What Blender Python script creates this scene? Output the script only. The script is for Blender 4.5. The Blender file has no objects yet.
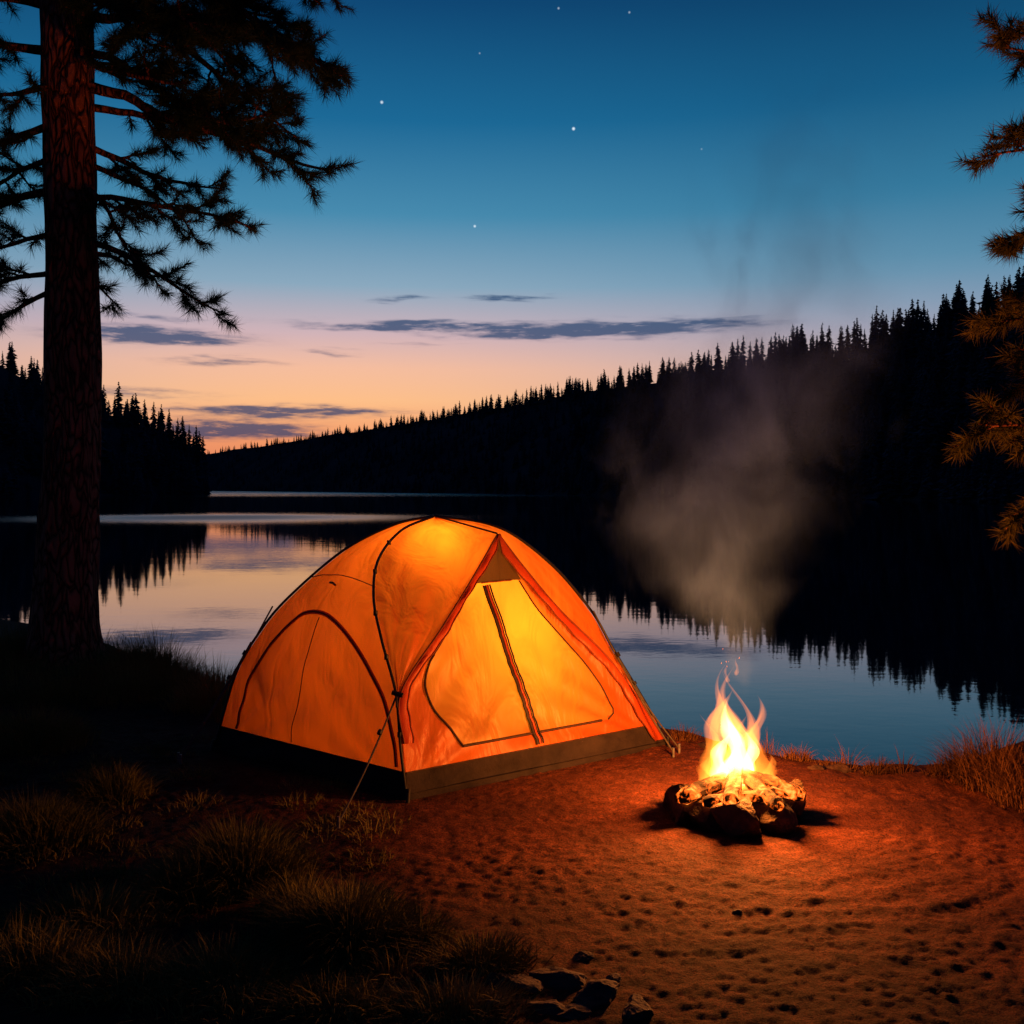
import bpy, math, random
import numpy as np
from mathutils import Vector, noise as mnoise
random.seed(7); rng=np.random.default_rng(7)
scene=bpy.context.scene
scene.view_settings.view_transform='Standard'
scene.view_settings.look='None'
scene.view_settings.exposure=0
R=math.radians

# ------------------------------------------------------------ helpers
def lin(c):
    return tuple(((v/255)/12.92 if v/255<=0.04045 else ((v/255+0.055)/1.055)**2.4) for v in c)+(1,)
def link(o,parent=None):
    scene.collection.objects.link(o)
    if parent: o.parent=parent
    return o
def empty(name,loc=(0,0,0)):
    o=bpy.data.objects.new(name,None); o.empty_display_size=.2
    scene.collection.objects.link(o); return o
def fastmesh(name,V,F,mats=(),parent=None,smooth=False,mi=None):
    V=np.asarray(V,dtype=np.float32).reshape(-1,3); F=np.asarray(F,dtype=np.int32)
    k=F.shape[1]; n=len(F)
    me=bpy.data.meshes.new(name)
    me.vertices.add(len(V)); me.vertices.foreach_set('co',V.ravel())
    me.loops.add(n*k); me.loops.foreach_set('vertex_index',F.ravel())
    me.polygons.add(n); me.polygons.foreach_set('loop_start',np.arange(0,n*k,k,dtype=np.int32))
    try: me.polygons.foreach_set('loop_total',np.full(n,k,dtype=np.int32))
    except Exception: pass
    me.update(calc_edges=True)
    me.polygons.foreach_set('use_smooth',np.full(n,smooth,dtype=bool))
    if mi is not None: me.polygons.foreach_set('material_index',np.asarray(mi,dtype=np.int32))
    me.validate()
    for m in mats: me.materials.append(m)
    return link(bpy.data.objects.new(name,me),parent)
def hash2(ix,iy,seed):
    h=(ix.astype(np.int64)*374761393+iy.astype(np.int64)*668265263+seed*1442695041)&0xffffffff
    h=((h^(h>>13))*1274126177)&0xffffffff
    return ((h^(h>>16))&0xffff)/65535.0
def vnoise(x,y,seed=0):
    ix=np.floor(x); iy=np.floor(y); fx=x-ix; fy=y-iy
    fx=fx*fx*(3-2*fx); fy=fy*fy*(3-2*fy)
    a=hash2(ix,iy,seed); b=hash2(ix+1,iy,seed); c=hash2(ix,iy+1,seed); d=hash2(ix+1,iy+1,seed)
    return (a*(1-fx)+b*fx)*(1-fy)+(c*(1-fx)+d*fx)*fy-.5
def fbm(x,y,seed=0,o=4):
    s=0;a=1
    for i in range(o):
        ca,sa=math.cos(i*.7+.4),math.sin(i*.7+.4)
        s=s+a*vnoise((x*ca-y*sa)*2**i+i*17.3,(x*sa+y*ca)*2**i-i*9.1,seed+i); a*=.5
    return s
def sstep(x,a,b):
    t=np.clip((x-a)/(b-a),0,1); return t*t*(3-2*t)

class NT:
    def __init__(s,nt): s.nt=nt; s.n=nt.nodes; s.l=nt.links
    def new(s,t,**k):
        n=s.n.new(t)
        for a,b in k.items(): setattr(n,a,b)
        return n
    def link(s,a,b): s.l.new(a,b)
    def math(s,op,a,b=None,c=None,clamp=False):
        n=s.n.new('ShaderNodeMath'); n.operation=op; n.use_clamp=clamp
        for i,v in enumerate((a,b,c)):
            if v is None: continue
            if isinstance(v,(int,float)): n.inputs[i].default_value=v
            else: s.l.new(v,n.inputs[i])
        return n.outputs[0]
    def ramp(s,fac,stops,interp='LINEAR'):
        n=s.n.new('ShaderNodeValToRGB'); cr=n.color_ramp; cr.interpolation=interp
        while len(cr.elements)<len(stops): cr.elements.new(.5)
        for e,(p,c) in zip(cr.elements,stops): e.position=p; e.color=c if len(c)==4 else tuple(c)+(1,)
        s.l.new(fac,n.inputs[0]); return n.outputs[0]
    def noise(s,vec,scale,detail=4,rough=.55,dist=0):
        n=s.n.new('ShaderNodeTexNoise'); n.inputs['Scale'].default_value=scale
        n.inputs['Detail'].default_value=detail; n.inputs['Roughness'].default_value=rough
        n.inputs['Distortion'].default_value=dist
        if vec is not None: s.l.new(vec,n.inputs['Vector'])
        return n.outputs['Fac']
    def mix(s,fac,a,b,blend='MIX'):
        n=s.n.new('ShaderNodeMix'); n.data_type='RGBA'; n.blend_type=blend
        for i,v in ((0,fac),(6,a),(7,b)):
            if isinstance(v,(int,float)): n.inputs[i].default_value=v
            elif isinstance(v,tuple): n.inputs[i].default_value=v
            else: s.l.new(v,n.inputs[i])
        return n.outputs[2]
    def gauss(s,v,c,w):
        d=s.math('DIVIDE',s.math('SUBTRACT',v,c),w); return s.math('EXPONENT',s.math('MULTIPLY',s.math('MULTIPLY',d,d),-1))
def newmat(name):
    m=bpy.data.materials.new(name); m.use_nodes=True
    t=NT(m.node_tree); b=t.n.get('Principled BSDF'); o=t.n.get('Material Output')
    return m,t,b,o
def nosample(m):
    try: m.cycles.emission_sampling='NONE'
    except Exception: print('no emission_sampling')
def simple(name,c1,c2,scale=8,rough=.85,bump=.3,bdist=.02,stretch=(1,1,1),spec=.2):
    m,t,b,o=newmat(name)
    tc=t.new('ShaderNodeTexCoord'); mp=t.new('ShaderNodeMapping'); mp.inputs['Scale'].default_value=stretch
    t.link(tc.outputs['Object'],mp.inputs[0])
    f=t.noise(mp.outputs[0],scale,3,.6)
    t.link(t.ramp(f,[(.3,c1),(.7,c2)]),b.inputs['Base Color'])
    b.inputs['Roughness'].default_value=rough
    b.inputs['Specular IOR Level'].default_value=spec
    if bump:
        bn=t.new('ShaderNodeBump'); bn.inputs['Strength'].default_value=bump; bn.inputs['Distance'].default_value=bdist
        t.link(t.noise(mp.outputs[0],scale*2.5,4,.65),bn.inputs['Height']); t.link(bn.outputs[0],b.inputs['Normal'])
    return m
def matte(name,c1,c2,scale):
    m,t,b,o=newmat(name); t.n.remove(b)
    tc=t.new('ShaderNodeTexCoord'); d=t.new('ShaderNodeBsdfDiffuse')
    t.link(t.ramp(t.noise(tc.outputs['Object'],scale,1,.5),[(.3,c1),(.7,c2)]),d.inputs[0]); t.link(d.outputs[0],o.inputs[0]); return m

# ------------------------------------------------------------ camera
CAMH=1.7
cam=bpy.data.cameras.new('camera'); cam.sensor_width=36; cam.lens=36*1000/1024
cam.clip_start=.05; cam.clip_end=9000
co=link(bpy.data.objects.new('camera',cam)); co.location=(0,0,CAMH)
co.rotation_euler=(R(90-1.375),0,0); scene.camera=co

# ------------------------------------------------------------ world
w=bpy.data.worlds.new('World'); scene.world=w; w.use_nodes=True
t=NT(w.node_tree)
for n in list(t.n): t.n.remove(n)
out=t.new('ShaderNodeOutputWorld')
tc=t.new('ShaderNodeTexCoord'); nv=t.new('ShaderNodeVectorMath',operation='NORMALIZE'); t.link(tc.outputs['Generated'],nv.inputs[0])
D=nv.outputs[0]; sp=t.new('ShaderNodeSeparateXYZ'); t.link(D,sp.inputs[0]); X,Y,Z=sp.outputs
el=t.math('ARCSINE',Z); az=t.math('ARCTAN2',X,Y)
warm=[(0,lin((225,120,80))),(.045,lin((242,150,100))),(.085,lin((253,190,136))),(.118,lin((244,188,158))),(.15,lin((208,178,184))),(.195,lin((138,168,190))),(.26,lin((70,138,174))),(.34,lin((24,104,150))),(.44,lin((8,66,112))),(.62,lin((4,36,74))),(1,lin((2,18,42)))]
cool=[(0,lin((120,110,135))),(.09,lin((168,150,165))),(.13,lin((150,158,178))),(.17,lin((112,148,176))),(.21,lin((76,134,166))),(.27,lin((44,114,150))),(.35,lin((16,86,126))),(.44,lin((6,55,92))),(.62,lin((4,32,66))),(1,lin((2,18,42)))]
zc=t.math('ABSOLUTE',Z)
cw=t.ramp(zc,warm); cc=t.ramp(zc,cool)
wgt=t.gauss(az,R(-10),R(27))
sky=t.mix(wgt,cc,cw)
cv=t.new('ShaderNodeCombineXYZ'); t.link(az,cv.inputs[0]); t.link(t.math('MULTIPLY',el,7),cv.inputs[1])
n1=t.noise(cv.outputs[0],9,3,.6); n2=t.noise(cv.outputs[0],30,4,.65)
wob=t.math('MULTIPLY',t.math('SUBTRACT',n1,.5),.024)
el2=t.math('ADD',el,wob)
clouds=[(590,331,125,7,1.35),(400,326,90,4,.95),(700,324,70,4.5,.7),(510,300,42,3.2,.9),(400,301,30,2.8,.7),(155,337,80,7.5,1.15),(150,318,70,3,.5),(225,362,60,4,.55),(330,352,30,3,.5),(290,412,110,5,1.15),(235,430,75,9,1.3),(120,392,90,5,.5),(420,345,60,2.5,.3)]
tot=None
for px,py,wx,wy,s in clouds:
    a0=math.atan((px-512)/1000); e0=math.atan((488-py)/1000*math.cos(a0))
    da=t.math('MULTIPLY_ADD',az,1000/wx,-a0*1000/wx); de=t.math('MULTIPLY_ADD',el2,1000/wy,-e0*1000/wy)
    g=t.math('EXPONENT',t.math('MULTIPLY',t.math('MULTIPLY_ADD',da,da,t.math('MULTIPLY',de,de)),-1))
    tot=t.math('MULTIPLY',g,s) if tot is None else t.math('MULTIPLY_ADD',g,s,tot)
brk=t.math('MULTIPLY_ADD',n2,2.6,-.45)
cm=t.math('MULTIPLY',t.math('MULTIPLY',tot,brk),1.15,clamp=True)
ms=t.new('ShaderNodeMapRange'); ms.interpolation_type='SMOOTHSTEP'; t.link(cm,ms.inputs[0]); ms.inputs[1].default_value=.06; ms.inputs[2].default_value=.95; ms.inputs[4].default_value=.9
ccol=t.ramp(zc,[(.04,lin((54,68,102))),(.1,lin((62,78,114))),(.17,lin((50,80,118))),(.25,lin((46,88,128)))])
sky=t.mix(ms.outputs[0],sky,ccol)
st=None
for px,py,r,s in [(383,106,1.1,.9),(573,132,1.15,1.1),(475,228,1.0,.9),(558,14,.8,.45),(628,18,.8,.4),(700,152,.7,.25),(480,58,.7,.3)]:
    v=Vector(((px-512)/1000,1,(488-py)/1000)).normalized()
    dn=t.new('ShaderNodeVectorMath',operation='DISTANCE'); t.link(D,dn.inputs[0]); dn.inputs[1].default_value=v
    g=t.math('MULTIPLY_ADD',dn.outputs['Value'],-700/r*s,s*1.15,clamp=True)
    st=g if st is None else t.math('MAXIMUM',st,g)
sky=t.mix(t.math('MINIMUM',st,1.0),sky,(.75,.9,1,1))
mr=t.new('ShaderNodeMapRange'); mr.interpolation_type='SMOOTHSTEP'; t.link(Y,mr.inputs[0]); mr.inputs[1].default_value=-.1; mr.inputs[2].default_value=.8; mr.inputs[3].default_value=.20; mr.inputs[4].default_value=1
back=t.math('SUBTRACT',1,mr.outputs[0])
sky=t.mix(t.math('MULTIPLY',back,.9,clamp=True),sky,lin((26,66,150)))
bg=t.new('ShaderNodeBackground'); t.link(sky,bg.inputs[0]); t.link(mr.outputs[0],bg.inputs[1])
ns=t.new('ShaderNodeTexSky'); ns.sky_type='NISHITA'; ns.sun_disc=False; ns.sun_elevation=R(-3); ns.sun_rotation=R(-12)
bg2=t.new('ShaderNodeBackground'); t.link(ns.outputs[0],bg2.inputs[0]); bg2.inputs[1].default_value=.02
ad=t.new('ShaderNodeAddShader'); t.link(bg.outputs[0],ad.inputs[0]); t.link(bg2.outputs[0],ad.inputs[1]); t.link(ad.outputs[0],out.inputs[0])

# ------------------------------------------------------------ ground
WZ=-.18
SX=np.array([-2500,-60,-15,-8.5,-6.6,-5.2,-4.3,-3.3,-2.45,-1.5,0,1.3,1.82,2.2,2.5,2.9,3.6,4.6,6,12,60,2500])
SY=np.array([400,30,19,14.2,12.9,11.8,10.7,9.3,8.5,8.1,7.6,6.75,6.25,6.0,5.95,6.1,6.7,7.6,8.3,12,26,300])
FIRE=(1.16,5.2)
def ground_z(x,y,detail=True):
    x=np.asarray(x,float); y=np.asarray(y,float)
    S=np.interp(x,SX,SY)
    ds=y-S+.3*fbm(x*1.1,y*1.1,5,3)
    z=-.6*sstep(ds,-.2,1.9)
    r=np.hypot(x-FIRE[0],y-FIRE[1])
    flat=sstep(r,.3,.8)
    z=z+.04*fbm(x*.5,y*.5,11,2)*sstep(r,.5,2.5)*sstep(np.hypot(x+.45,y-6.5),1.5,2.6)
    z=z+.045*np.exp(-((ds+.15)/.35)**2)*(.5+fbm(x*2.2,y*2.2,8,3))*(np.abs(x)<20)
    if detail:
        near=1-sstep(np.hypot(x,y-5),9,14)
        # uneven trampling: some patches scuffed, some smooth
        patch=sstep(fbm(x*1.15,y*1.15,77,3),-.35,.45)
        ff=(.40+.34*patch)+.3*sstep(-x,.3,1.6)
        wx_=x+.06*fbm(x*4,y*4,91,2); wy_=y+.06*fbm(x*4,y*4,92,2)
        c=fbm(wx_*7.5,wy_*7.5,21,4); c2=fbm(wx_*29,wy_*29,31,2); c3=fbm(x*2.2,y*2.2,41,3)
        z=z+near*(.4+.6*flat)*ff*(.012*c+.0165*c2+.013*c3)
        ang=np.arctan2(y-FIRE[1],x-FIRE[0])
        win=sstep(r,.5,.9)*(1-sstep(r,1.2,2.1))*sstep(np.cos(ang+.6),-.4,.9)
        z=z+.004*win*np.sin((r+.22*fbm(x*1.1,y*1.1,61,3))*2*np.pi/.19)*(.6+vnoise(x*2,y*2,62)*1.0)
        z=z-.015*(1-sstep(r,.25,.5))
    return z
def axis(lo,hi,step,far,growth=1.12):
    a=list(np.arange(lo,hi+1e-6,step)); s=step; v=hi
    while v<far: s*=growth; v+=s; a.append(v)
    s=step; v=lo
    while v>-far: s*=growth; v-=s; a.insert(0,v)
    return np.array(a)
gx=axis(-4.0,4.0,.0135,2500); gy=axis(2.8,7.4,.0135,2500)
GX,GY=np.meshgrid(gx,gy); GZ=ground_z(GX,GY)
nx,ny=len(gx),len(gy)
idx=np.arange(nx*ny).reshape(ny,nx)
F=np.stack([idx[:-1,:-1],idx[:-1,1:],idx[1:,1:],idx[1:,:-1]],-1).reshape(-1,4)
m,t,b,o=newmat('ground_dirt')
tc=t.new('ShaderNodeTexCoord'); P=tc.outputs['Object']
f1=t.noise(P,1.2,3); f2=t.noise(P,12,5,.7); f3=t.noise(P,85,4,.8)
c=t.ramp(f2,[(.3,(.085,.023,.009)),(.5,(.18,.048,.020)),(.72,(.33,.098,.044))])
c=t.mix(t.math('MULTIPLY',t.ramp(f1,[(.40,(0,0,0)),(.60,(1,1,1))]),.6),c,(.065,.021,.011,1))
c=t.mix(t.math('MULTIPLY',t.ramp(f3,[(.48,(0,0,0)),(.56,(1,1,1))]),.78),c,(.03,.011,.007,1))
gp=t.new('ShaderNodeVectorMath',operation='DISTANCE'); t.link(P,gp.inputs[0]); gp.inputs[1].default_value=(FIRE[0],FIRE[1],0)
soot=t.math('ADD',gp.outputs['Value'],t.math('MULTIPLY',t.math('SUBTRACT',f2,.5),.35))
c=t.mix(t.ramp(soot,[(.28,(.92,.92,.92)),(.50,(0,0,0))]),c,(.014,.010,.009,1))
c=t.mix(t.ramp(t.math('ADD',t.math('MULTIPLY',gp.outputs['Value'],.2),t.math('MULTIPLY',f1,.25)),[(.42,(0,0,0)),(.74,(.85,.85,.85))]),c,(.026,.016,.012,1))  # firelight falloff put into the soil colour: darkens away from the fire
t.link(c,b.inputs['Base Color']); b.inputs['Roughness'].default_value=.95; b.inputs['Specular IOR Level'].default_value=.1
bn=t.new('ShaderNodeBump'); bn.inputs['Strength'].default_value=1; bn.inputs['Distance'].default_value=.032
t.link(t.math('ADD',f3,t.math('MULTIPLY',f2,1.2)),bn.inputs['Height']); t.link(bn.outputs[0],b.inputs['Normal'])
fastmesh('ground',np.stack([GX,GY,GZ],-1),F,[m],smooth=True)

# ------------------------------------------------------------ water
m,t,b,o=newmat('lake_water')
tc=t.new('ShaderNodeTexCoord'); P=tc.outputs['Object']; s_=t.new('ShaderNodeSeparateXYZ'); t.link(P,s_.inputs[0])
b.inputs['Base Color'].default_value=(.004,.012,.022,1); b.inputs['IOR'].default_value=1.55
mp=t.new('ShaderNodeMapping'); mp.inputs['Scale'].default_value=(1,1.6,1); t.link(P,mp.inputs[0])
a=t.noise(mp.outputs[0],3.2,3,.5); a2=t.noise(mp.outputs[0],.45,3,.5)
mp2=t.new('ShaderNodeMapping'); mp2.inputs['Scale'].default_value=(.004,.03,1); t.link(P,mp2.inputs[0])
wn=t.noise(mp2.outputs[0],1,3,.55)
b1=t.math('MULTIPLY',t.gauss(s_.outputs[1],440,130),2.4)
b2=t.math('MULTIPLY',t.gauss(s_.outputs[1],64,9),t.gauss(s_.outputs[0],-19,11))
msk=t.math('MULTIPLY',t.math('ADD',b1,b2),t.ramp(wn,[(.35,(.35,.35,.35)),(.55,(1,1,1))]),clamp=True)
t.link(t.math('ADD',t.math('MULTIPLY',msk,.40),.022),b.inputs['Roughness'])
h=t.math('ADD',t.math('MULTIPLY',a,.0009),t.math('MULTIPLY',a2,.0024))
h=t.math('MULTIPLY',h,t.math('ADD',t.math('MULTIPLY',t.ramp(wn,[(.4,(0,0,0)),(.7,(1,1,1))]),1.6),.65))
bn=t.new('ShaderNodeBump'); bn.inputs['Strength'].default_value=1; bn.inputs['Distance'].default_value=1
t.link(h,bn.inputs['Height']); t.link(bn.outputs[0],b.inputs['Normal'])
fastmesh('lake_water',[(-2400,3,WZ),(2400,3,WZ),(2400,2400,WZ),(-2400,2400,WZ)],[(0,1,2,3)],[m])

# ------------------------------------------------------------ hills & forests
foliage=matte('conifer_foliage',(.012,.036,.046),(.05,.10,.11),.12)
hillmat=matte('forest_floor',(.014,.030,.036),(.035,.056,.06),.05)
def conifer(seed):
    r=np.random.default_rng(seed); V=[];F=[]
    def tri(a,b,c): 
        i=len(V); V.extend([a,b,c]); F.append((i,i+1,i+2))
    for k in range(4):
        a0=k*math.pi/2;a1=a0+math.pi/2; tri((.014*math.cos(a0),.014*math.sin(a0),0),(.014*math.cos(a1),.014*math.sin(a1),0),(0,0,1))
    full=r.uniform(.15,.25); p=r.uniform(.7,1.05); L=20
    for i in range(L):
        z=.08+.9*(i/L)**.95; rad=full*(1-z)**p*r.uniform(.7,1.2)+.008
        n=7 if z<.8 else 4
        for j in range(n):
            a=r.uniform(0,2*math.pi); q=rad*r.uniform(.5,1.25); wd=q*r.uniform(.25,.45)+.005
            dz=-q*r.uniform(.1,.5); ca,sa=math.cos(a),math.sin(a)
            b0=(0,0,z+.03); tip=(q*ca,q*sa,z+dz)
            m1=(.55*q*ca-wd*sa,.55*q*sa+wd*ca,z+dz*.8-.015); m2=(.55*q*ca+wd*sa,.55*q*sa-wd*ca,z+dz*.8-.015)
            tri(b0,m1,tip); tri(b0,tip,m2)
    return np.array(V),np.array(F)
TPL=[conifer(s) for s in range(8)]
def forest(name,pos,hts):
    Vs=[];Fs=[];off=0
    ks=rng.integers(0,len(TPL),len(pos)); 
    for k in range(len(TPL)):
        V,F=TPL[k]; sel=np.where(ks==k)[0]
        if len(sel)==0: continue
        a=rng.uniform(0,6.28,len(sel)); h=hts[sel]; wf=rng.uniform(.8,1.3,len(sel))
        ca,sa=np.cos(a)[:,None],np.sin(a)[:,None]
        x=(V[None,:,0]*ca-V[None,:,1]*sa)*(h*wf)[:,None]+pos[sel,0:1]
        y=(V[None,:,0]*sa+V[None,:,1]*ca)*(h*wf)[:,None]+pos[sel,1:2]
        z=V[None,:,2]*h[:,None]+pos[sel,2:3]
        Vs.append(np.stack([x,y,z],-1).reshape(-1,3))
        Fs.append((F[None]+(np.arange(len(sel))*len(V))[:,None,None]).reshape(-1,3)+off); off+=len(sel)*len(V)
    fastmesh(name,np.concatenate(Vs),np.concatenate(Fs),[foliage])
def make_hill(suffix,px,dist,deep,top,thp,n_slope,n_ridge):
    px=np.array(px,float);dist=np.array(dist,float);deep=np.array(deep,float);top=np.array(top,float);thp=np.array(thp,float)
    def surf(p,v):
        d0=np.interp(p,px,dist); dp=np.interp(p,px,deep); ty=np.interp(p,px,top); th=np.interp(p,px,thp)
        dr=d0+dp; Hr=CAMH+(488-ty)/1000*dr-th*.9
        d=d0+dp*v
        hh=np.where(v<=1,Hr*np.clip(v,0,1)**.85,Hr*(1-.15*(v-1)))
        x=(p-512)/1000*d; y=d
        z=WZ-.3+hh+ (1.4*fbm(x*.03,y*.03,3,3))*np.clip(v*3,0,1)
        return x,y,z
    P_,V_=np.meshgrid(np.linspace(px[0],px[-1],160),np.concatenate([[-.15,0],np.linspace(.06,1,14),[1.5,3]]))
    x,y,z=surf(P_,V_); z=np.where(V_<0,WZ-2,z)
    ny,nx=P_.shape; idx=np.arange(nx*ny).reshape(ny,nx)
    F=np.stack([idx[:-1,:-1],idx[:-1,1:],idx[1:,1:],idx[1:,:-1]],-1).reshape(-1,4)
    fastmesh('hill'+suffix,np.stack([x,y,z],-1),F,[hillmat],smooth=True)
    def up(n,lo,hi): return lo+(hi-lo)*rng.uniform(0,1,n)
    p=np.concatenate([up(n_slope,px[0],px[-1]),up(n_ridge,px[0],px[-1]),up(n_ridge//2,px[0],px[-1])])
    v=np.concatenate([rng.uniform(.0,.93,n_slope),rng.uniform(.9,1.1,n_ridge),rng.uniform(0.0,.06,n_ridge//2)])
    x,y,z=surf(p,v); th=np.interp(p,px,thp)
    h=th*rng.uniform(.42,1.08,len(p))*np.where(rng.random(len(p))<.07,1.2,1); h=np.where(v<.07,h*.75,h); h=np.where((v>.5)&(v<.9),h*.8,h)
    forest('distant_forest'+suffix,np.stack([x,y,z-.3],-1),h)
make_hill('',[-160,0,120,210,280,400,500,600,650,700,800,850,900,960,1024,1150,1350,1800],
          [700,690,680,640,520,380,310,255,235,215,180,165,155,140,128,115,100,85],
          [160,160,160,150,130,110,95,90,85,80,70,65,62,58,55,50,45,40],
          [452,452,450,447,436,413,391,370,358,347,325,315,300,280,256,230,200,150],
          [5,5,5,5,5,6,7,8,8.5,9,9.5,10,10,10,10,10,9,9],3800,1300)
make_hill('.001',[-900,-500,-200,0,50,100,150,185,205,209],
          [110,150,185,215,225,235,245,255,262,265],
          [45,45,45,45,45,42,35,24,10,5],
          [180,240,300,332,362,382,400,418,434,462],[9]*10,1200,420)

# ------------------------------------------------------------ tent
def catmull(pts,n=16):
    p=np.array(pts,float); p=np.vstack([2*p[0]-p[1],p,2*p[-1]-p[-2]]); o=[]
    for i in range(1,len(p)-2):
        for k in range(n):
            s=k/n; a,b,c,d=p[i-1],p[i],p[i+1],p[i+2]
            o.append(.5*((2*b)+(-a+c)*s+(2*a-5*b+4*c-d)*s*s+(-a+3*b-3*c+d)*s**3))
    o.append(p[-2]); return np.array(o)
A=(-.50,6.5,1.51); Pk=(-.093,6.22,1.41)
Fc=(-.56,5.40,0);Lc=(-1.93,6.46,0);Rc=(1.02,6.54,0);Bc=(-.33,7.63,0)
CL=catmull([Lc,(-1.79,6.48,.485),(-1.645,6.5,.745),(-1.46,6.5,.97),(-1.095,6.5,1.284),(-.76,6.5,1.455),A])
CR=catmull([Rc,(.87,6.54,.28),(.654,6.54,.64),(.51,6.54,.89),(.249,6.54,1.196),(-.09,6.52,1.435),A])
CF=catmull([Fc,(-.596,5.42,.28),(-.63,5.5,.56),(-.725,5.62,.846),(-.79,5.78,1.064),(-.79,6.0,1.268),(-.68,6.25,1.43),A])
SFc=np.vstack([catmull([Fc,(-.59,5.42,.28),(-.62,5.5,.56),(-.41,5.72,.888),(-.25,5.97,1.14),Pk]),[A]])
SRc=np.vstack([catmull([Rc,(.84,6.49,.28),(.616,6.42,.596),(.305,6.36,.91),(.08,6.3,1.18),Pk]),[A]])
CB=catmull([Bc,(-.36,7.45,.55),(-.4,7.15,1.0),(-.43,6.85,1.35),A])
for c_ in (CL,CR,CF,SFc,SRc,CB): c_[:,2]=np.maximum.accumulate(c_[:,2]+np.arange(len(c_))*1e-7)
def at(c,z): 
    z=np.asarray(z,float); return np.stack([np.interp(z,c[:,2],c[:,0]),np.interp(z,c[:,2],c[:,1]),z],-1)
BAND=.15
tent=empty('camping_tent')
def fabric(name,c1,c2,trans,k=.55):
    m,t,b,o=newmat(name); t.n.remove(b)
    tc=t.new('ShaderNodeTexCoord'); P=tc.outputs['Object']
    f=t.noise(P,2.0,2)
    mp=t.new('ShaderNodeMapping'); mp.inputs['Scale'].default_value=(1,1,.28); mp.inputs['Rotation'].default_value=(.3,.4,0); t.link(P,mp.inputs[0])
    wr=t.noise(mp.outputs[0],5.5,3,.5,.7)
    col=t.ramp(f,[(.3,c1),(.7,c2)])
    tcol=t.ramp(wr,[(.3,tuple(q*.8 for q in trans)),(.64,trans)])
    bn=t.new('ShaderNodeBump'); bn.inputs['Strength'].default_value=.7; bn.inputs['Distance'].default_value=.055
    t.link(wr,bn.inputs['Height'])
    di=t.new('ShaderNodeBsdfDiffuse'); tr=t.new('ShaderNodeBsdfTranslucent'); gl=t.new('ShaderNodeBsdfGlossy')
    t.link(col,di.inputs[0]); t.link(tcol,tr.inputs[0]); gl.inputs['Roughness'].default_value=.45; gl.inputs[0].default_value=(.6,.5,.4,1)
    for q in (di,tr,gl): t.link(bn.outputs[0],q.inputs['Normal'])
    mx=t.new('ShaderNodeMixShader'); mx.inputs[0].default_value=k
    t.link(di.outputs[0],mx.inputs[1]); t.link(tr.outputs[0],mx.inputs[2])
    m2=t.new('ShaderNodeMixShader'); m2.inputs[0].default_value=.03; t.link(mx.outputs[0],m2.inputs[1]); t.link(gl.outputs[0],m2.inputs[2])
    t.link(m2.outputs[0],o.inputs[0]); return m
fly=fabric('tent_fly_fabric',(.46,.08,.009),(.56,.105,.012),(.92,.215,.015),.52)
doorm=fabric('tent_door_fabric',(.56,.18,.024),(.64,.23,.033),(1.0,.39,.028),.68)
flap=fabric('tent_flap_fabric',(.32,.038,.007),(.40,.055,.01),(.85,.11,.013),.2)
mesh_m=fabric('tent_mesh_fabric',(.03,.014,.006),(.05,.022,.009),(.13,.045,.008),.45)
bandm=simple('tent_base_band',(.012,.009,.009),(.026,.019,.017),6,.8,.4,.03,spec=.1)
dark=simple('tent_pole_black',(.008,.008,.009),(.016,.015,.015),20,.5,0)
zipm=simple('tent_zip_tape',(.02,.010,.006),(.05,.02,.01),30,.7,0)
hem=simple('tent_seam_tape',(.10,.018,.005),(.17,.033,.008),30,.7,0)
cord=simple('guy_line_cord',(.03,.026,.022),(.07,.06,.05),40,.8,0)
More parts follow.
